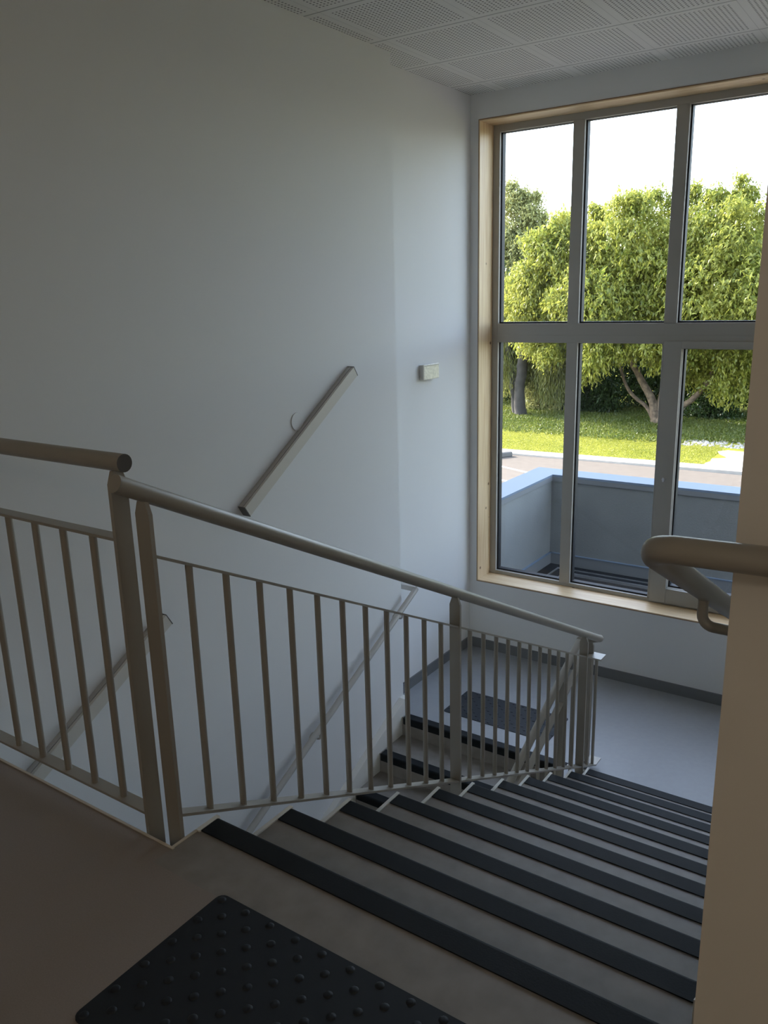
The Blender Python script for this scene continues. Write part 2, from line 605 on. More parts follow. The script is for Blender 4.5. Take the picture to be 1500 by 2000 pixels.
def nosing_poly(yf, z, d=1):
    """rounded stair nosing profile in (y,z); d = +1 flight faces +y, -1 faces -y"""
    t = .004
    r = .012
    pts = [(yf - d * NB, z + .0005), (yf - d * NB, z + t)]
    for i in range(5):
        a = PI / 2 * i / 4
        pts.append((yf - d * r + d * r * math.sin(a), z + t - r + r * math.cos(a)))
    pts += [(yf, z - .050), (yf - d * .007, z - .050), (yf - d * .007, z + .0005)]
    if d > 0:
        pts = pts[::-1]
    return pts


def flight(root, x0, x1, yfirst, z0, n, d, soff, top_back, side_mat):
    for k in range(n):
        yf = yfirst + d * (k * T)
        yb = yfirst + d * ((k - 1) * T)
        if k == 0:
            yb = top_back
        a, b = yb - d * .008, yf - d * .008
        if k == 0:
            a = yb
        z = z0 - k * H

        def zs(y):
            return z0 - SL * (y - yfirst) * d - soff
        bot_a = max(zs(a), z0 - .25 - 100 * (k > 0)) if k == 0 else zs(a)
        poly = [(a, z), (a, bot_a), (b, zs(b) if k else min(zs(b), bot_a)), (b, z)]
        if d < 0:
            poly = poly[::-1]
        mb = MB()
        # material: top & riser grey vinyl, side and soffit white
        mis = []
        for i in range(4):
            p, q = poly[i], poly[(i + 1) % 4]
            if abs(p[1] - q[1]) < 1e-6 and p[1] == z:
                mis.append(0)
            elif abs(p[0] - b) < 1e-6 and abs(q[0] - b) < 1e-6:
                mis.append(0)
            else:
                mis.append(1)
        mb.prism_x(poly, x0, x1, mis, 1)
        st = mb.build('step', [M['tread'], side_mat], root)
        nb = MB()
        nb.prism_x(nosing_poly(yf, z, d), x0 + .013, x1 - .001)
        no = nb.build('nosing', M['black'], st)
        no.location = (0, 0, 0)
    return


up = thing('staircase', 'upper stair flight going down to the landing with black nosings', 'staircase', (.65, Y0, ZL))
flight(up, 0.0, W, Y0, 0.0, 11, 1, .27, -.062, M['white'])
for k in range(0, 11):
    yf, yb = Y0 + k * T, Y0 + (k - 1) * T
    mb = MB()
    mb.box(-.002, .012, (yb - .006) if k else Y0 - .075, yf + .002, -k * H - .03, -k * H + .005)
    mb.build('edge_strip', M['white'], up)
# skirting board against the right wall
mb = MB()
yy0, yy1 = 0.22, Y0 + 10.6 * T
mb.prism_x([(yy0, -SL * (yy0 - Y0) - .16), (yy1, -SL * (yy1 - Y0) - .16), (yy1, -SL * (yy1 - Y0) + .06), (yy0, -SL * (yy0 - Y0) + .06)], W - .038, W)
mb.build('skirting', M['white'], up)

low = thing('staircase', 'lower stair flight below the railings, descending from the landing along white wall', 'staircase', (-.85, YL, ZG))
flight(low, XF + .050, -.205, YL, ZL, 11, -1, .27, YL + .02, M['white'])
mb = MB()
ya, yb2 = YJ - .002, YL - 10.5 * T
zt = lambda y: ZL + SL * (y - YL) + .105
mb.prism_x([(yb2, zt(yb2) - .45), (ya, zt(ya) - .45), (ya, ZL + .128), (YL + .045, ZL + .128), (yb2, zt(yb2))], XF, XF + .049)
mb.build('stringer', M['white'], low, bevel=.004)


# ================================================================ tactile mats
def tactile(name, label, x0, x1, y0, y1, z, px, py):
    mb = MB()
    r = .02
    pts = []
    for cx, cy, a0 in ((x1 - r, y1 - r, 0), (x0 + r, y1 - r, 90), (x0 + r, y0 + r, 180), (x1 - r, y0 + r, 270)):
        for i in range(5):
            a = math.radians(a0 + i * 22.5)
            pts.append((cx + r * math.cos(a), cy + r * math.sin(a)))
    mb.prism(pts, z + .0003, z + .004)
    nx = int((x1 - x0 - .022) / px) + 1
    ny = int((y1 - y0 - .022) / py) + 1
    for i in range(nx):
        for j in range(ny):
            if (i + j) % 2:
                continue
            cx, cy = x0 + .018 + i * px, y1 - .017 - j * py
            vs, fs = [], []
            rings = ((.0105, 0), (.0092, .0014), (.0066, .0026), (.0030, .0031))
            S = 12
            for rr, hh in rings:
                vs += [(cx + rr * math.cos(2 * PI * k / S), cy + rr * math.sin(2 * PI * k / S), z + .004 + hh) for k in range(S)]
            for q in range(len(rings) - 1):
                fs += [(q * S + k, q * S + (k + 1) % S, (q + 1) * S + (k + 1) % S, (q + 1) * S + k) for k in range(S)]
            fs.append(tuple(range(3 * S, 4 * S)))
            mb.add(vs, fs, 0, True)
    o = mb.build(name, M['mat'], at=((x0 + x1) / 2, (y0 + y1) / 2, z))
    return tag(o, label, 'tactile mat')


tactile('tactile_mat', 'black studded warning mat on the brown upper floor before the stairs', .236, 1.25, -.470, -.050, 0, .0384, .0386)
tactile('tactile_mat', 'black studded warning mat on the pale landing behind the railing', -1.258, -.426, 3.535, 3.918, ZL, .0384, .0386)


# ================================================================ railings
TR = .0225
GR = 'grey beige metal railings of the staircase'


def post(parent, x, y, ztop, zbot, wide, name='post'):
    """flat post 50 x 12 with a pointed top, wide axis 'x' or 'y'"""
    a, b = .025, .006
    prof = [(-a, zbot), (a, zbot), (a, ztop - .032), (a * .55, ztop), (-a * .55, ztop), (-a, ztop - .032)]
    mb = MB()
    n = len(prof)
    if wide == 'x':
        vs = [(x + p, y - b, z) for p, z in prof] + [(x + p, y + b, z) for p, z in prof]
    else:
        vs = [(x + b, y + p, z) for p, z in prof] + [(x - b, y + p, z) for p, z in prof]
    fs = [tuple(range(n)), tuple(range(n, 2 * n))[::-1]] + [(i, n + i, n + (i + 1) % n, (i + 1) % n) for i in range(n)]
    mb.add(vs, fs)
    return mb.build(name, M['metal'], parent)


def arc(c, r, a0, a1, ax, ay, n=8):
    """points on an arc round c in the plane of ax, ay"""
    c, ax, ay = Vector(c), Vector(ax), Vector(ay)
    return [c + ax * r * math.cos(a0 + (a1 - a0) * i / n) + ay * r * math.sin(a0 + (a1 - a0) * i / n) for i in range(n + 1)]


# guard along the upper floor edge
g1 = thing('railing', 'level metal guard rail along the brown upper floor edge, far left', 'railing', (-.8, .04, 0))
mb = MB()
mb.tube([(XF + .005, .04, 1.021), (-.076, .04, 1.021)], TR, 24, cap_mi=1)
mb.build('handrail', [M['metal'], M['cap']], g1)
post(g1, -.112, .04, 1.0, -.22, 'y')
mb = MB()
mb.box(XF, -.117, .02, .06, .822, .830)
mb.build('top_rail', M['metal'], g1, bevel=.001)
mb = MB()
mb.box(XF, -.117, .02, .06, .044, .052)
mb.build('bottom_rail', M['metal'], g1, bevel=.001)
for i in range(11):
    x = -.236 - .1275 * i
    if x < XF + .03:
        break
    mb = MB()
    mb.tube([(x, .04, .052), (x, .04, .822)], .0100, 12)
    mb.build('baluster', M['metal'], g1)

# guard of the upper flight
RX = -.040
g2 = thing('railing', 'sloping metal railing along the left side of the upper flight', 'railing', (RX, 1.6, -.8))
zh = lambda y: .981 - .4885 * (y + .01)
ztf = lambda y: .780 - .4834 * (y - .077)
zbf = lambda y: .047 - .4834 * (y - .081)
LX = -.163
zhl = lambda y: -.745 + .4825 * (y - 3.294)
mb = MB()
path = [(RX, -.022, zh(-.022)), (RX, 1.5, zh(1.5)), (RX, 3.05, zh(3.05)), (RX, 3.37, zh(3.37))]
cx_ = (RX + LX) / 2
rr = (RX - LX) / 2
for i in range(1, 9):
    a = PI * i / 9
    path.append((cx_ + rr * math.cos(a), 3.375 + rr * .95 * math.sin(a), zh(3.37) + (zhl(3.37) - zh(3.37)) * (.5 - .5 * math.cos(a)) - .022 * math.sin(a)))
path.append((LX, 3.37, zhl(3.37)))
mb.tube(path, TR, 24, cap_mi=0)
mb.build('handrail', M['metal'], g2)
post(g2, RX - .003, .055, zh(.055) - .022, -.30, 'x')
for y in (1.583, 3.115):
    post(g2, RX, y, zh(y) - .020, zbf(y) - .24, 'x')
post(g2, -.118, 3.436, -.725, ZL - .1, 'x')
mb = MB()
mb.bar((RX, .061, ztf(.061)), (RX, 3.36, ztf(3.36)), .040, .008)
mb.box(RX - .12, RX + .02, 3.36, 3.455, ztf(3.36) - .006, ztf(3.36) + .002)
mb.build('top_rail', M['metal'], g2)
mb = MB()
mb.bar((RX, .061, zbf(.061)), (RX, 3.36, zbf(3.36)), .040, .008)
mb.box(RX - .12, RX + .02, 3.36, 3.455, zbf(3.36) - .006, zbf(3.36) + .002)
mb.build('bottom_rail', M['metal'], g2)
ys = [.178 + .1285 * i for i in range(11)] + [1.709 + .127 * i for i in range(11)] + [3.24, 3.345]
for y in ys:
    mb = MB()
    mb.tube([(RX, y, zbf(y)), (RX, y, ztf(y))], .0100, 12)
    mb.build('baluster', M['metal'], g2)

# guard of the lower flight
g3 = thing('railing', 'sloping metal railing of the lower flight, behind the upper one at its foot', 'railing', (LX, 2.6, ZL - .4))
mb = MB()
mb.tube([(LX, 3.36, zhl(3.36)), (LX, 2.0, zhl(2.0)), (LX, .6, zhl(.6))], TR, 20)
mb.build('handrail', M['metal'], g3)
mb = MB()
mb.bar((LX, 3.40, zhl(3.40) - .165), (LX, .6, zhl(.6) - .165), .040, .008)
mb.build('top_rail', M['metal'], g3)
mb = MB()
mb.bar((LX, 3.40, zhl(3.40) - .905), (LX, .6, zhl(.6) - .905), .040, .008)
mb.build('bottom_rail', M['metal'], g3)
for y in (3.09, 1.60):
    post(g3, LX, y, zhl(y) - .020, zhl(y) - 1.15, 'x')
for i in range(20):
    y = 3.28 - .1275 * i
    if abs(y - 3.09) < .05 or abs(y - 1.6) < .05:
        continue
    mb = MB()
    mb.tube([(LX, y, zhl(y) - .905), (LX, y, zhl(y) - .165)], .0100, 10)
    mb.build('baluster', M['metal'], g3)

# handrail on the left wall
hx = XF + .062
g4 = thing('wall_handrail', 'slim metal handrail on the left white wall above the lower flight', 'handrail', (hx, 2.5, ZL + .3))
zw = lambda y: -.649 + .497 * (y - 3.499)
mb = MB()
mb.tube([(hx, 3.50, zw(3.5)), (hx, 2.2, zw(2.2)), (hx, .9, zw(.9))], .0205, 18)
mb.build('rail', M['metal_light'], g4)
mb = MB()
mb.bar((hx, 3.497, zw(3.5) + .002), (XR + .01, 3.497, zw(3.5) + .002), .036, .036)
mb.build('wall_return', M['metal_light'], g4)
for y in (3.31, 2.345, 1.38):
    mb = MB()
    z = zw(y)
    mb.tube([(hx, y, z - .012), (hx, y, z - .055)] + [Vector((hx - .018 + .018 * math.cos(a), y, z - .055 - .018 * math.sin(a))) for a in (0.5, 1.0, 1.57)] + [(XF + .003, y, z - .073)], .007, 10)
    b_ = mb.build('bracket', M['metal_light'], g4)
    mb = MB()
    mb.tube([(XF, y, z - .073), (XF + .007, y, z - .073)], .034, 24)
    r_ = mb.build('rosette', M['metal_light'], b_)
    r_.location = (0, 0, 0)

# handrail round the right wall corner
rx, ry, rz = 1.215, -.067, 1.037
g5 = thing('wall_handrail', 'thick beige handrail wrapping the cream wall corner, far right', 'handrail', (rx, ry, 0))
R5 = .0205
mb = MB()
zr = lambda y: rz - .4885 * (y - ry)
mb.tube([(XE - .5, ry, rz + .03), (2.2, ry, rz + .022), (rx + .034, ry, rz + .001)] +
        [Vector((rx + .034 - .034 * math.sin(a), ry + .034 - .034 * math.cos(a), rz - .022 * (a / (PI / 2)) ** 2)) for a in [PI / 2 * i / 6 for i in range(1, 7)]] +
        [(rx, .6, zr(.6)), (rx, 2.0, zr(2.0)), (rx, 3.3, zr(3.3))], R5, 28)
mb.build('rail', M['metal'], g5)
for y in (.295, 1.7, 3.0):
    z = zr(y)
    mb = MB()
    c = (rx + .022, y, z - .064)
    pts = [(rx, y, z - .015), (rx, y, z - .045)] + [Vector((rx + .022 - .022 * math.cos(a), y, z - .050 - .022 * math.sin(a))) for a in [PI / 2 * i / 6 for i in range(0, 7)]] + [(W - .002, y, z - .072)]
    mb.tube(pts, .0100, 14)
    b_ = mb.build('bracket', M['metal'], g5)
    mb = MB()
    mb.tube([(W - .006, y, z - .072), (W, y, z - .072)], .034, 24)
    r_ = mb.build('rosette', M['metal'], b_)
    r_.location = (0, 0, 0)


# ================================================================ linear lights on the left wall
def wall_light(label, ya, za, yb, zb):
    """sloped rectangular luminaire from its top (ya,za) to its bottom (yb,zb)"""
    root = thing('linear_wall_light', label, 'wall light', (XF, (ya + yb) / 2, (za + zb) / 2))
    d = Vector((0, yb - ya, zb - za)).normalized()
    nrm = Vector((0, -d.z, d.y))
    if nrm.z < 0:
        nrm = -nrm
    A, B = Vector((XF, ya, za)), Vector((XF, yb, zb))

    def slab(x0, x1, n0, n1, p, q, mb):
        vs = []
        for pt in (p, q):
            for x, n in ((x0, n0), (x1, n0), (x1, n1), (x0, n1)):
                vs.append(pt + Vector((x, 0, 0)) + nrm * n)
        mb.add(vs, [(0, 1, 2, 3), (4, 7, 6, 5), (0, 4, 5, 1), (1, 5, 6, 2), (2, 6, 7, 3), (3, 7, 4, 0)])
        return mb
    slab(.001, .030, -.032, .032, A, B, MB()).build('housing', M['lamp_grey'], root)
    slab(.0305, .034, -.027, .027, A, B, MB()).build('seam', M['gasket'], root)
    slab(.0345, .052, -.032, .032, A, B, MB()).build('cover', M['lamp_cover'], root)
    slab(.001, .053, -.034, .034, A, A - d * .004, MB()).build('end_cap', M['cap'], root)
    slab(.001, .053, -.034, .034, B, B + d * .004, MB()).build('end_cap', M['cap'], root)
    return root


wall_light('grey sloping wall light high on the left wall, upper of the two', 2.865, .965, 1.855, .305)
wall_light('grey sloping wall light seen through the guard rail balusters, lower of the two', 1.262, -.105, .455, -.575)
mb = MB()
mb.tube([(XF, 2.352, .722), (XF + .006, 2.352, .722)], .052, 36)
tag(mb.build('wall_rosette', M['wall'], at=(XF, 2.352, .722)), 'white round cover plate on the wall behind the upper sloping light', 'cover plate')

# emergency light on the recessed wall
eL = thing('emergency_light', 'small rectangular emergency light on the recessed wall beside the window', 'light fixture', (XR, 4.015, .862))
mb = MB()
mb.box(XR, XR + .034, 3.925, 4.130, .810, .914)
mb.build('housing', M['metal_light'], eL, bevel=.004)
mb = MB()
mb.box(XR + .034, XR + .045, 3.920, 4.135, .806, .918)
mb.build('lens', M['lens'], eL, bevel=.005)
mb = MB()
mb.box(XR + .045, XR + .048, 3.930, 4.125, .905, .912)
mb.build('clip', M['metal_light'], eL)

# ================================================================ unseen building masses, extended to shade the terrace
struct(MB().box(-10, -1.9, -6, YO, ZG, 3.5).build('wall_outer_left', M['facade']))
struct(MB().box(-10, -4.3, YO, 9.2, ZG, 5.5).build('sun_block_wing', M['facade']))  # unseen block added to keep sun off the parapet and window
struct(MB().box(3.8, 12, -6, YO, ZG, 3.5).build('wall_outer_right', M['facade']))
struct(MB().box(-1.9, 3.8, -6, YO, ZC + .3, 3.5).build('roof', M['facade']))
struct(MB().box(1.6, 3.8, YW, YO, ZG, ZC + .3).build('wall_outer_window', M['facade']))

# terrace parapet
pz = -.35
pp = thing('parapet', 'low rendered parapet with sky tinted metal coping outside the window', 'parapet', (0, 6.4, -1.28))
PX0, PY1, PX1 = -1.62, 6.325, 3.2
mb = MB()
mb.box(PX0 - .24, PX0, YO, PY1 + .24, ZG, pz - .02)
mb.box(PX0, PX1, PY1, PY1 + .24, ZG, pz - .02)
mb.build('rendered_wall', M['plaster'], pp)
mb = MB()
mb.prism([(PX0 - .26, YO + .08), (PX0 + .012, YO + .08), (PX0 + .012, PY1 - .012), (PX1, PY1 - .012), (PX1, PY1 + .265), (PX0 - .26, PY1 + .265)], pz - .02, pz)
mb.build('coping', M['coping'], pp)
mb = MB()
mb.box(PX0 - .001, PX0 + .013, YO + .08, PY1 - .012, pz - .065, pz - .021)
mb.box(PX0 - .001, PX1, PY1 - .013, PY1 + .001, pz - .065, pz - .021)
mb.box(PX0 - .262, PX0 + .014, YO + .066, YO + .08, pz - .065, pz + .001)
mb.build('coping_edge', M['coping_edge'], pp)
zt_ = -1.28
mb = MB()
mb.box(PX0, PX0 + .02, YO, PY1, zt_, zt_ + .11)
mb.box(PX0, PX1, PY1 - .02, PY1, zt_, zt_ + .11)
mb.build('membrane_upstand', M['skirt'], pp)
mb = MB()
mb.box(PX0, PX0 + .026, YO, PY1, zt_ + .11, zt_ + .118)
mb.box(PX0, PX1, PY1 - .026, PY1, zt_ + .11, zt_ + .118)
mb.build('upstand_profile', M['coping'], pp)
mb = MB()
mb.box(PX0, PX1, YO, PY1, zt_ - .15, zt_)
struct(mb.build('floor_terrace', M['membrane']))
dg = thing('gutter_grate', 'dark drainage channel with bright metal edges at the parapet foot', 'drain', (0, 6.0, zt_))
mb = MB()
mb.box(PX0 + .17, PX1, 6.040, 6.150, zt_ + .001, zt_ + .012)
mb.box(PX0 + .17, PX0 + .28, YO + .1, 6.040, zt_ + .001, zt_ + .012)
mb.build('channel', M['membrane'], dg)
mb = MB()
mb.box(PX0 + .16, PX1, 6.150, 6.157, zt_ + .001, zt_ + .024)
mb.box(PX0 + .28, PX1, 6.026, 6.040, zt_ + .001, zt_ + .030)
mb.box(PX0 + .16, PX0 + .168, YO + .1, 6.150, zt_ + .001, zt_ + .024)
mb.box(PX0 + .28, PX0 + .292, YO + .1, 6.026, zt_ + .001, zt_ + .030)
mb.build('edge_profile', M['alu'], dg)

# ================================================================ ground outside
GZ = ZG
struct(MB().box(-60, 40, YO, 20.75, GZ - .3, GZ - .02).build('asphalt_lot', M['asphalt']), 'grey asphalt car park beyond the parapet', 'pavement')


def ky(x):
    return 20.62 + .05 * (x + 9)


mb = MB()
kp = [(-40, ky(-40)), (30, ky(30)), (30, ky(30) + .62), (-40, ky(-40) + .62)]
mb.prism(kp, GZ - .06, GZ + .03)
struct(mb.build('kerb', M['kerb']), 'pale concrete kerb between asphalt and lawn', 'kerb')
mb = MB()
mb.prism([(-70, ky(-70) + .5), (40, ky(40) + .5), (40, 90), (-70, 90)], GZ - .3, GZ + .02)
struct(mb.build('lawn', M['lawn']), 'sunlit green lawn behind the kerb', 'lawn')
mb = MB()
pts = [(-3.45, 21.25), (-2, 21.3), (6, 21.6), (6, 24.4), (-2.4, 23.75), (-3.05, 23.75), (-3.5, 23.8), (-3.72, 23.5), (-3.6, 23.2), (-3.28, 22.75), (-3.32, 22.55), (-3.62, 22.35), (-3.55, 21.9), (-3.62, 21.6)]
mb.prism(pts, GZ - .01, GZ + .045)
struct(mb.build('gravel_patch', M['gravel']), 'bright white gravel patch at the right of the lawn', 'gravel')
ln = thing('parking_marking', 'white painted parking bay lines on the asphalt', 'road marking', (-8, 18, GZ))
for a, b in (((-9.6, 19.45), (-7.40, 18.50)), ((-9.4, 17.9), (-7.25, 17.25))):
    mb = MB()
    mb.bar((a[0], a[1], GZ - .018), (b[0], b[1], GZ - .018), .11, .006)
    mb.build('line', M['paint'], ln)
mb = MB()
mb.bar((-10.2, 18.4, GZ + .05), (-8.85, 20.45, GZ + .05), .17, .15)
tag(mb.build('wheel_stop', M['cap'], at=(-9.5, 19.4, GZ), bevel=.03), 'dark grey wheel stop beam on the asphalt before the kerb', 'wheel stop')




# ================================================================ plants
def quads(centers, dirs, norms, L, Wd, name, material, parent, curve=.25):
    """folded leaf: 4-vertex diamonds with a bent tip"""
    n = len(centers)
    side = np.cross(dirs, norms)
    side /= np.linalg.norm(side, axis=1, keepdims=True) + 1e-9
    L = L[:, None]
    Wd = Wd[:, None]
    a = centers - dirs * L * .5
    b = centers + side * Wd * .5 + norms * Wd * .15
    c = centers + dirs * L * .5 - norms * L * curve
    d = centers - side * Wd * .5 + norms * Wd * .15
    V = np.stack([a, b, c, d], 1).reshape(-1, 3)
    me = bpy.data.meshes.new(name)
    me.vertices.add(4 * n)
    me.vertices.foreach_set('co', V.astype(np.float32).ravel())
    me.loops.add(4 * n)
    me.loops.foreach_set('vertex_index', np.arange(4 * n, dtype=np.int32))
    me.polygons.add(n)
    me.polygons.foreach_set('loop_start', np.arange(0, 4 * n, 4, dtype=np.int32))
    me.polygons.foreach_set('loop_total', np.full(n, 4, dtype=np.int32))
    me.update(calc_edges=True)
    me.materials.append(material)
    o = bpy.data.objects.new(name, me)
    COL.objects.link(o)
    if parent is not None:
        o.parent = parent
        o.location = -parent.location
    return o


def unit(v):
    return v / (np.linalg.norm(v, axis=1, keepdims=True) + 1e-9)


def crown(name, blobs, n, leaf, material, parent, twig=7, droop=.5, hang=0.0, shell=.55):
    """leaves in twigs spread over ellipsoid blobs (cx,cy,cz,rx,ry,rz)"""
    B = np.array(blobs, float)
    w = B[:, 3] * B[:, 5]
    w /= w.sum()
    nt_ = n // twig
    idx = np.random.choice(len(B), nt_, p=w)
    d = unit(np.random.normal(size=(nt_, 3)))
    r = shell + (1.05 - shell) * np.random.rand(nt_, 1) ** .7
    c = B[idx, :3] + d * r * B[idx, 3:6]
    tdir = unit(d + np.random.normal(size=(nt_, 3)) * .6 + np.array([0, 0, -droop]))
    cs, ds, ns = [], [], []
    for k in range(twig):
        off = tdir * (k - twig / 2) * leaf * .55
        if hang > 0:
            off = np.array([0, 0, -1.0]) * (k - twig / 2) * leaf * hang + np.random.normal(size=(nt_, 3)) * leaf * .15
        cs.append(c + off + np.random.normal(size=(nt_, 3)) * leaf * .22)
        ds.append(unit(tdir + np.random.normal(size=(nt_, 3)) * .8 + np.array([0, 0, -droop - hang * 2])))
        ns.append(unit(np.random.normal(size=(nt_, 3)) * .7 + np.array([0, 0, 1.0]) + d * .5))
    cs, ds, ns = np.concatenate(cs), np.concatenate(ds), np.concatenate(ns)
    L = leaf * (0.7 + .6 * np.random.rand(len(cs)))
    return quads(cs, ds, ns, L, L * (.42 if hang == 0 else .2), name, material, parent)


def limb(pts, radii, name, material, parent):
    # smooth the polyline a little
    P = [Vector(p) for p in pts]
    Q, RR = [], []
    for i in range(len(P) - 1):
        for s in range(4):
            t = s / 4
            p0 = P[max(i - 1, 0)]
            p1, p2 = P[i], P[i + 1]
            p3 = P[min(i + 2, len(P) - 1)]
            q = .5 * ((2 * p1) + (p2 - p0) * t + (2 * p0 - 5 * p1 + 4 * p2 - p3) * t * t + (3 * p1 - p0 - 3 * p2 + p3) * t ** 3)
            Q.append(q + Vector((random.uniform(-1, 1), random.uniform(-1, 1), 0)) * radii[i] * .12)
            RR.append(radii[i] * (1 - t) + radii[i + 1] * t)
    Q.append(P[-1])
    RR.append(radii[-1])
    return MB().tube(Q, RR, 10).build(name, material, parent)


def pxz(px, py, y=28.0):
    """coarse plan used to lay the crowns out in metres"""
    s = (y + 1.19) / 29.19
    x = 1.53 + (-5.37 + (px - 1400) * .01755 - 1.53) * s
    z = 1.387 + (4.87 - (py - 350) * .0168 - 1.387) * s
    return x, y, z


# big spreading tree right of centre
tr = thing('broadleaf_tree', 'big sunlit yellow green tree with leaning trunk in the middle of the view', 'tree', (-6.8, 28, GZ))
B = []
for px, py, r in ((1062, 560, 62), (1112, 470, 66), (1175, 465, 66), (1245, 445, 66), (1310, 450, 66), (1385, 445, 66), (1445, 475, 64),
                  (1110, 590, 80), (1200, 560, 90), (1300, 560, 100), (1400, 560, 95), (1490, 560, 95), (1060, 650, 55), (1150, 645, 62),
                  (1235, 640, 70), (1340, 645, 80), (1430, 650, 80), (1500, 680, 80), (1390, 712, 46), (1455, 735, 50), (1560, 500, 90), (1580, 640, 90), (1145, 700, 34), (1020, 600, 45), (1030, 520, 40), (1100, 430, 34), (1165, 722, 30), (1135, 750, 24), (1080, 690, 30)):
    x, y, z = pxz(px, py, 28 + random.uniform(-1.8, 1.6))
    k = .0176
    B.append((x, y, z, r * k, r * k * 1.15, r * k * .85))
for _ in range(46):      # break up the round masses
    x, y, z = pxz(random.uniform(1040, 1560), random.uniform(450, 690), random.uniform(25.8, 29))
    B.append((x, y, z, random.uniform(.5, 1.0), .7, random.uniform(.35, .7)))
for _ in range(70):      # ragged outer sprays
    b = random.choice(B[:17])
    a = random.uniform(-.3, PI + .3)
    B.append((b[0] + math.cos(a) * b[3] * 1.05, b[1] - .3, b[2] + math.sin(a) * b[5] * 1.05, .42, .5, .32))
crown('foliage', B, 190000, .135, M['leaf_bright'], tr, droop=.6)
top = []
for px, py, r in ((1250, 378, 20), (1290, 372, 16), (1180, 398, 16), (1165, 385, 10), (1360, 372, 18), (1450, 385, 22), (1445, 360, 12), (1110, 402, 20), (1395, 385, 16)):
    x, y, z = pxz(px, py, 27.6)
    k = .0176
    top.append((x, y, z, r * k * 1.3, r * k, r * k))
crown('top_shoots', top, 5200, .135, M['leaf_bright'], tr, droop=.6, shell=.05)
limb([(-6.82, 28, GZ - .1), (-7.0, 28, -2.4), (-7.5, 28, -1.5), (-7.95, 28, -.7), (-8.3, 28, .6), (-8.2, 28, 2.2)], [.2, .15, .12, .11, .09, .04], 'trunk', M['bark'], tr)
limb([(-6.85, 28, GZ), (-6.5, 27.9, -2.75), (-5.8, 27.8, -2.35), (-5.35, 27.8, -1.9), (-5.0, 27.8, -1.2), (-4.6, 27.8, .3)], [.16, .11, .10, .10, .08, .04], 'branch', M['bark'], tr)
limb([(-6.9, 28.1, GZ), (-7.3, 28.3, -2.6), (-8.0, 28.5, -2.1), (-8.5, 28.8, -1.2), (-8.8, 29, .2)], [.07, .065, .06, .05, .03], 'branch', M['bark'], tr)
limb([(-6.8, 28, -2.9), (-6.6, 28.2, -1.2), (-6.2, 28.2, .5), (-6.0, 28.2, 2.5)], [.12, .1, .08, .04], 'branch', M['bark'], tr)

# leafy bushes standing between the trees and the dark shrubs
for px, py, r, ms, lb in ((1085, 745, 42, 'leaf_grey', 'pale grey green bush beside the willow, left bay of the window'),
                          (1180, 735, 44, 'leaf_dark', 'dark green bush left of the leaning trunk'),
                          (1140, 780, 34, 'leaf_dark', 'low dark bush at the edge of the grass in the middle bay'),
                          (1420, 790, 46, 'leaf_dark', 'low dark bush right of the forked trunk')):
    x, y, z = pxz(px, py, 30.2)
    k = .0188
    bu = thing('bush', lb, 'bush', (x, y, GZ))
    B = [(x, y, z, r * k, .8, r * k), (x - .5, y, z - .9, r * k, .8, .9), (x + .5, y, z - .8, r * k, .8, .9)]
    crown('foliage', B, 9000, .13, M[ms], bu, droop=.4, shell=.3)
    limb([(x, y, GZ - .05), (x + .1, y, (z + GZ) / 2), (x, y, z + .2)], [.09, .06, .03], 'stem', M['bark_dark'], bu)

# willow on the left with dark trunks
wl = thing('willow_tree', 'drooping willow with two dark trunks at the left of the view', 'tree', (-12.3, 27.8, GZ))
B = []
for px, py, r in ((985, 600, 50), (1000, 690, 46), (1060, 700, 52), (1090, 740, 44), (985, 720, 36), (1040, 640, 60), (1095, 690, 40), (960, 650, 60)):
    x, y, z = pxz(px, py, 28.8 + random.uniform(-.6, .8))
    k = .0176
    B.append((x, y, z, r * k, r * k, r * k * 1.2))
crown('foliage', B, 36000, .16, M['leaf_willow'], wl, twig=9, droop=.9, hang=.8)
limb([(-12.1, 28, GZ - .1), (-12.15, 28, -2.2), (-12.05, 28, -.9), (-12.0, 28, .4), (-12.2, 28, 1.6)], [.26, .2, .2, .18, .1], 'trunk', M['bark_dark'], wl)
limb([(-12.35, 28.2, GZ - .1), (-12.5, 28.2, -2.2), (-12.7, 28.2, -1.0), (-13.1, 28.2, .4)], [.18, .15, .13, .08], 'trunk', M['bark_dark'], wl)

# tall hazy tree at the far left
tt = thing('tall_tree', 'tall grey green tree rising above the others at the far left', 'tree', (-17, 36, GZ))
B = []
for px, py, r in ((990, 360, 34), (1012, 350, 26), (1030, 385, 34), (1000, 430, 52), (1030, 470, 60), (1060, 440, 34), (980, 520, 60), (1010, 590, 60), (1090, 470, 26), (950, 440, 50), (1045, 350, 14), (985, 325, 18), (1058, 400, 18), (1075, 420, 16), (1050, 500, 60)):
    x, y, z = pxz(px, py, 36)
    k = .0220
    B.append((x, y, z, r * k, r * k, r * k))
crown('foliage', B, 52000, .15, M['leaf_grey'], tt, droop=.3, shell=.15)
limb([(-17.3, 36, GZ - .2), (-17.2, 36, 0), (-17.4, 36, 3), (-17.6, 36, 6.5)], [.4, .32, .22, .06], 'trunk', M['bark_dark'], tt)

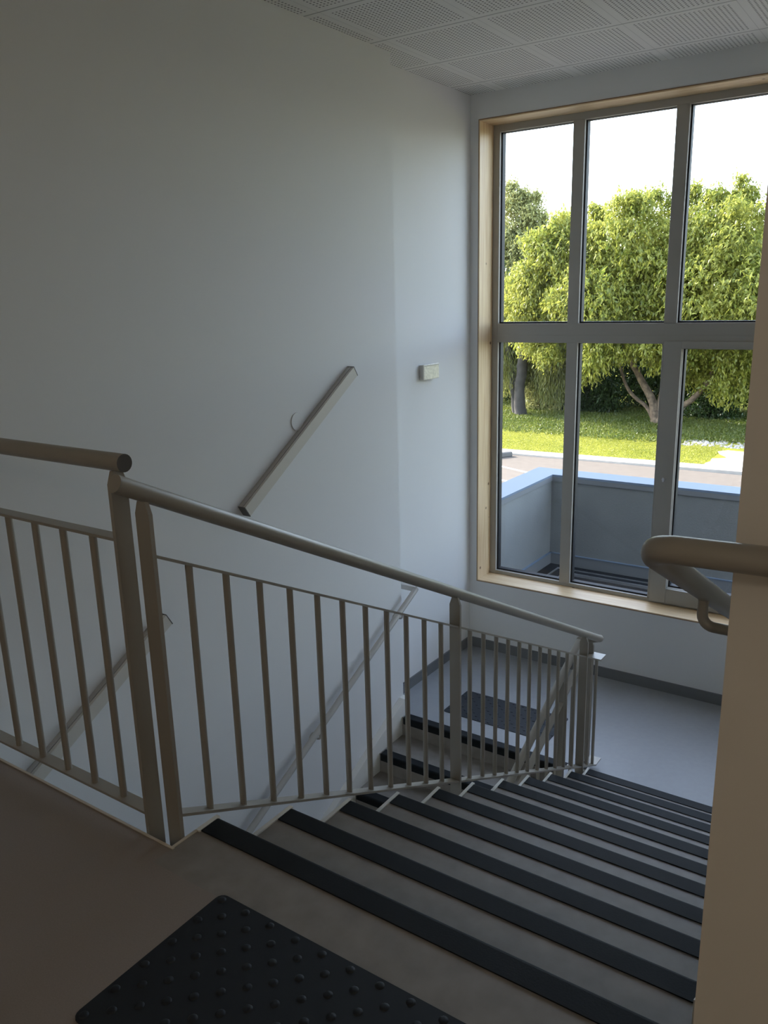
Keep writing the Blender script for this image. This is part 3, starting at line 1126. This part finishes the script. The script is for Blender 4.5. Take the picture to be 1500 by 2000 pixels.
# dense shrubs forming the dark background
hedge_x = [-21.5, -18.6, -15.8, -13.2, -10.6, -8.0, -5.4, -2.8, 0.2, 3.4]
labs = ['dark background shrub at the left end, mostly hidden by the window edge',
        'dark background shrub left of the willow trunks',
        'dark background shrub just behind the willow trunks',
        'dark background shrub right of the willow',
        'dark background shrub behind the second window bay',
        'dark background shrub left of the leaning trunk',
        'dark background shrub behind the leaning trunk',
        'dark background shrub right of the forked trunk',
        'dark background shrub at the right beside the cream wall edge',
        'dark background shrub hidden mostly behind the cream wall']
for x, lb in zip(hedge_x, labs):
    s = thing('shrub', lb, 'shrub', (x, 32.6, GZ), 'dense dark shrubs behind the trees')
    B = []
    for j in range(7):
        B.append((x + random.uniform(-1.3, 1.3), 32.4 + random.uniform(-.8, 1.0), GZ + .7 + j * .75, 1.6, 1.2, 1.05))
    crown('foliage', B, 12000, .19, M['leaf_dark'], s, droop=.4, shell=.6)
    limb([(x, 32.8, GZ - .1), (x + .2, 32.8, -1.5), (x - .1, 32.9, .8)], [.16, .11, .05], 'stem', M['bark_dark'], s)
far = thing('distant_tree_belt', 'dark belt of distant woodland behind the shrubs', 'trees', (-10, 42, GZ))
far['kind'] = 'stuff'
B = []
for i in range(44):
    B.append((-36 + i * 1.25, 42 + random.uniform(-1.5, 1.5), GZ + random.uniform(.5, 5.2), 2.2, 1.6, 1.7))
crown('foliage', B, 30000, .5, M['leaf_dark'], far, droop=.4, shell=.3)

# low undergrowth beneath the trees
n = 17000
ux = np.random.uniform(-17, 1, n)
uy = 24.3 + 7.5 * np.random.rand(n) ** .8
keep = (ux < -5.0) | (uy > 25.2)
ux, uy = ux[keep], uy[keep]
cs, ds, ns = [], [], []
for k in range(7):
    h = np.random.rand(len(ux)) * .07
    cs.append(np.stack([ux + np.random.normal(size=len(ux)) * .16, uy + np.random.normal(size=len(ux)) * .16, GZ + .03 + h], 1))
    ds.append(unit(np.random.normal(size=(len(ux), 3)) * .5 + np.array([0, 0, .8])))
    ns.append(unit(np.random.normal(size=(len(ux), 3)) + np.array([0, -.3, .4])))
cs, ds, ns = np.concatenate(cs), np.concatenate(ds), np.concatenate(ns)
L = .06 + .07 * np.random.rand(len(cs))
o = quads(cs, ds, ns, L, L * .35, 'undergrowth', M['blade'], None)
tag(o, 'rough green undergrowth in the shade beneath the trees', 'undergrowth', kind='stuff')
# short lawn blades
n = 60000
ux = np.random.uniform(-13, -1.5, n)
uy = 21.2 + .05 * (ux + 9) + 3.2 * np.random.rand(n)
keep = (ux < -3.65)
ux, uy = ux[keep], uy[keep]
cs = np.stack([ux, uy, np.full(len(ux), GZ + .03)], 1)
ds = unit(np.random.normal(size=(len(ux), 3)) * .5 + np.array([0, 0, .9]))
ns = unit(np.random.normal(size=(len(ux), 3)) + np.array([0, -.2, .2]))
L = .03 + .03 * np.random.rand(len(cs))
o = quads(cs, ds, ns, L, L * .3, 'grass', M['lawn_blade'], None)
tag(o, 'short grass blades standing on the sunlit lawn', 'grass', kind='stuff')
# white stones at the right
mb = MB()
for i in range(420):
    x = -5.0 + 4.6 * random.random()
    y = 24.15 + 1.1 * random.random() + .1 * (x + 5)
    r = random.uniform(.02, .06)
    vs = []
    for th in range(6):
        a = th * PI / 3 + random.random() * .5
        vs.append((x + r * math.cos(a) * random.uniform(.8, 1.3), y + r * math.sin(a), GZ + .02))
    for th in range(6):
        a = th * PI / 3 + random.random() * .4
        vs.append((x + r * .55 * math.cos(a), y + r * .55 * math.sin(a), GZ + .02 + r * random.uniform(.5, .9)))
    fs = [(i_, (i_ + 1) % 6, 6 + (i_ + 1) % 6, 6 + i_) for i_ in range(6)] + [tuple(range(6, 12))]
    mb.add(vs, fs)
tag(mb.build('rubble', M['kerb']), 'pale stones and rubble strewn behind the gravel patch', 'rubble', kind='stuff')

# ================================================================ added warm fill globe, unseen behind the camera
cl = thing('fill_globe', 'added warm fill globe hanging unseen behind the viewer', 'fill light', (2.2, -2.8, ZC))
mb = MB()
mb.tube([(2.2, -2.8, ZC), (2.2, -2.8, ZC - .02)], .05, 20)
mb.build('canopy', M['metal_light'], cl)
mb = MB()
mb.tube([(2.2, -2.8, ZC - .02), (2.2, -2.8, ZC - .42)], .004, 8)
mb.build('cord', M['cap'], cl)
gm = bpy.data.materials.new('fill_glow')
gm.use_nodes = True
gb = gm.node_tree.nodes['Principled BSDF']
gb.inputs['Base Color'].default_value = (.9, .85, .8, 1)
gb.inputs['Emission Color'].default_value = (1.0, .86, .70, 1)
gb.inputs['Emission Strength'].default_value = 30.0
mb = MB()
vs, fs = [], []
for a in range(1, 16):
    th = PI * a / 16
    vs += [(2.2 + .12 * math.sin(th) * math.cos(2 * PI * k / 24), -2.8 + .12 * math.sin(th) * math.sin(2 * PI * k / 24), ZC - .54 + .12 * math.cos(th)) for k in range(24)]
for a in range(14):
    fs += [(a * 24 + k, (a + 1) * 24 + k, (a + 1) * 24 + (k + 1) % 24, a * 24 + (k + 1) % 24) for k in range(24)]
fs += [tuple(range(24)), tuple(range(14 * 24, 15 * 24))[::-1]]
mb.add(vs, fs, 0, True)
mb.build('globe', gm, cl)
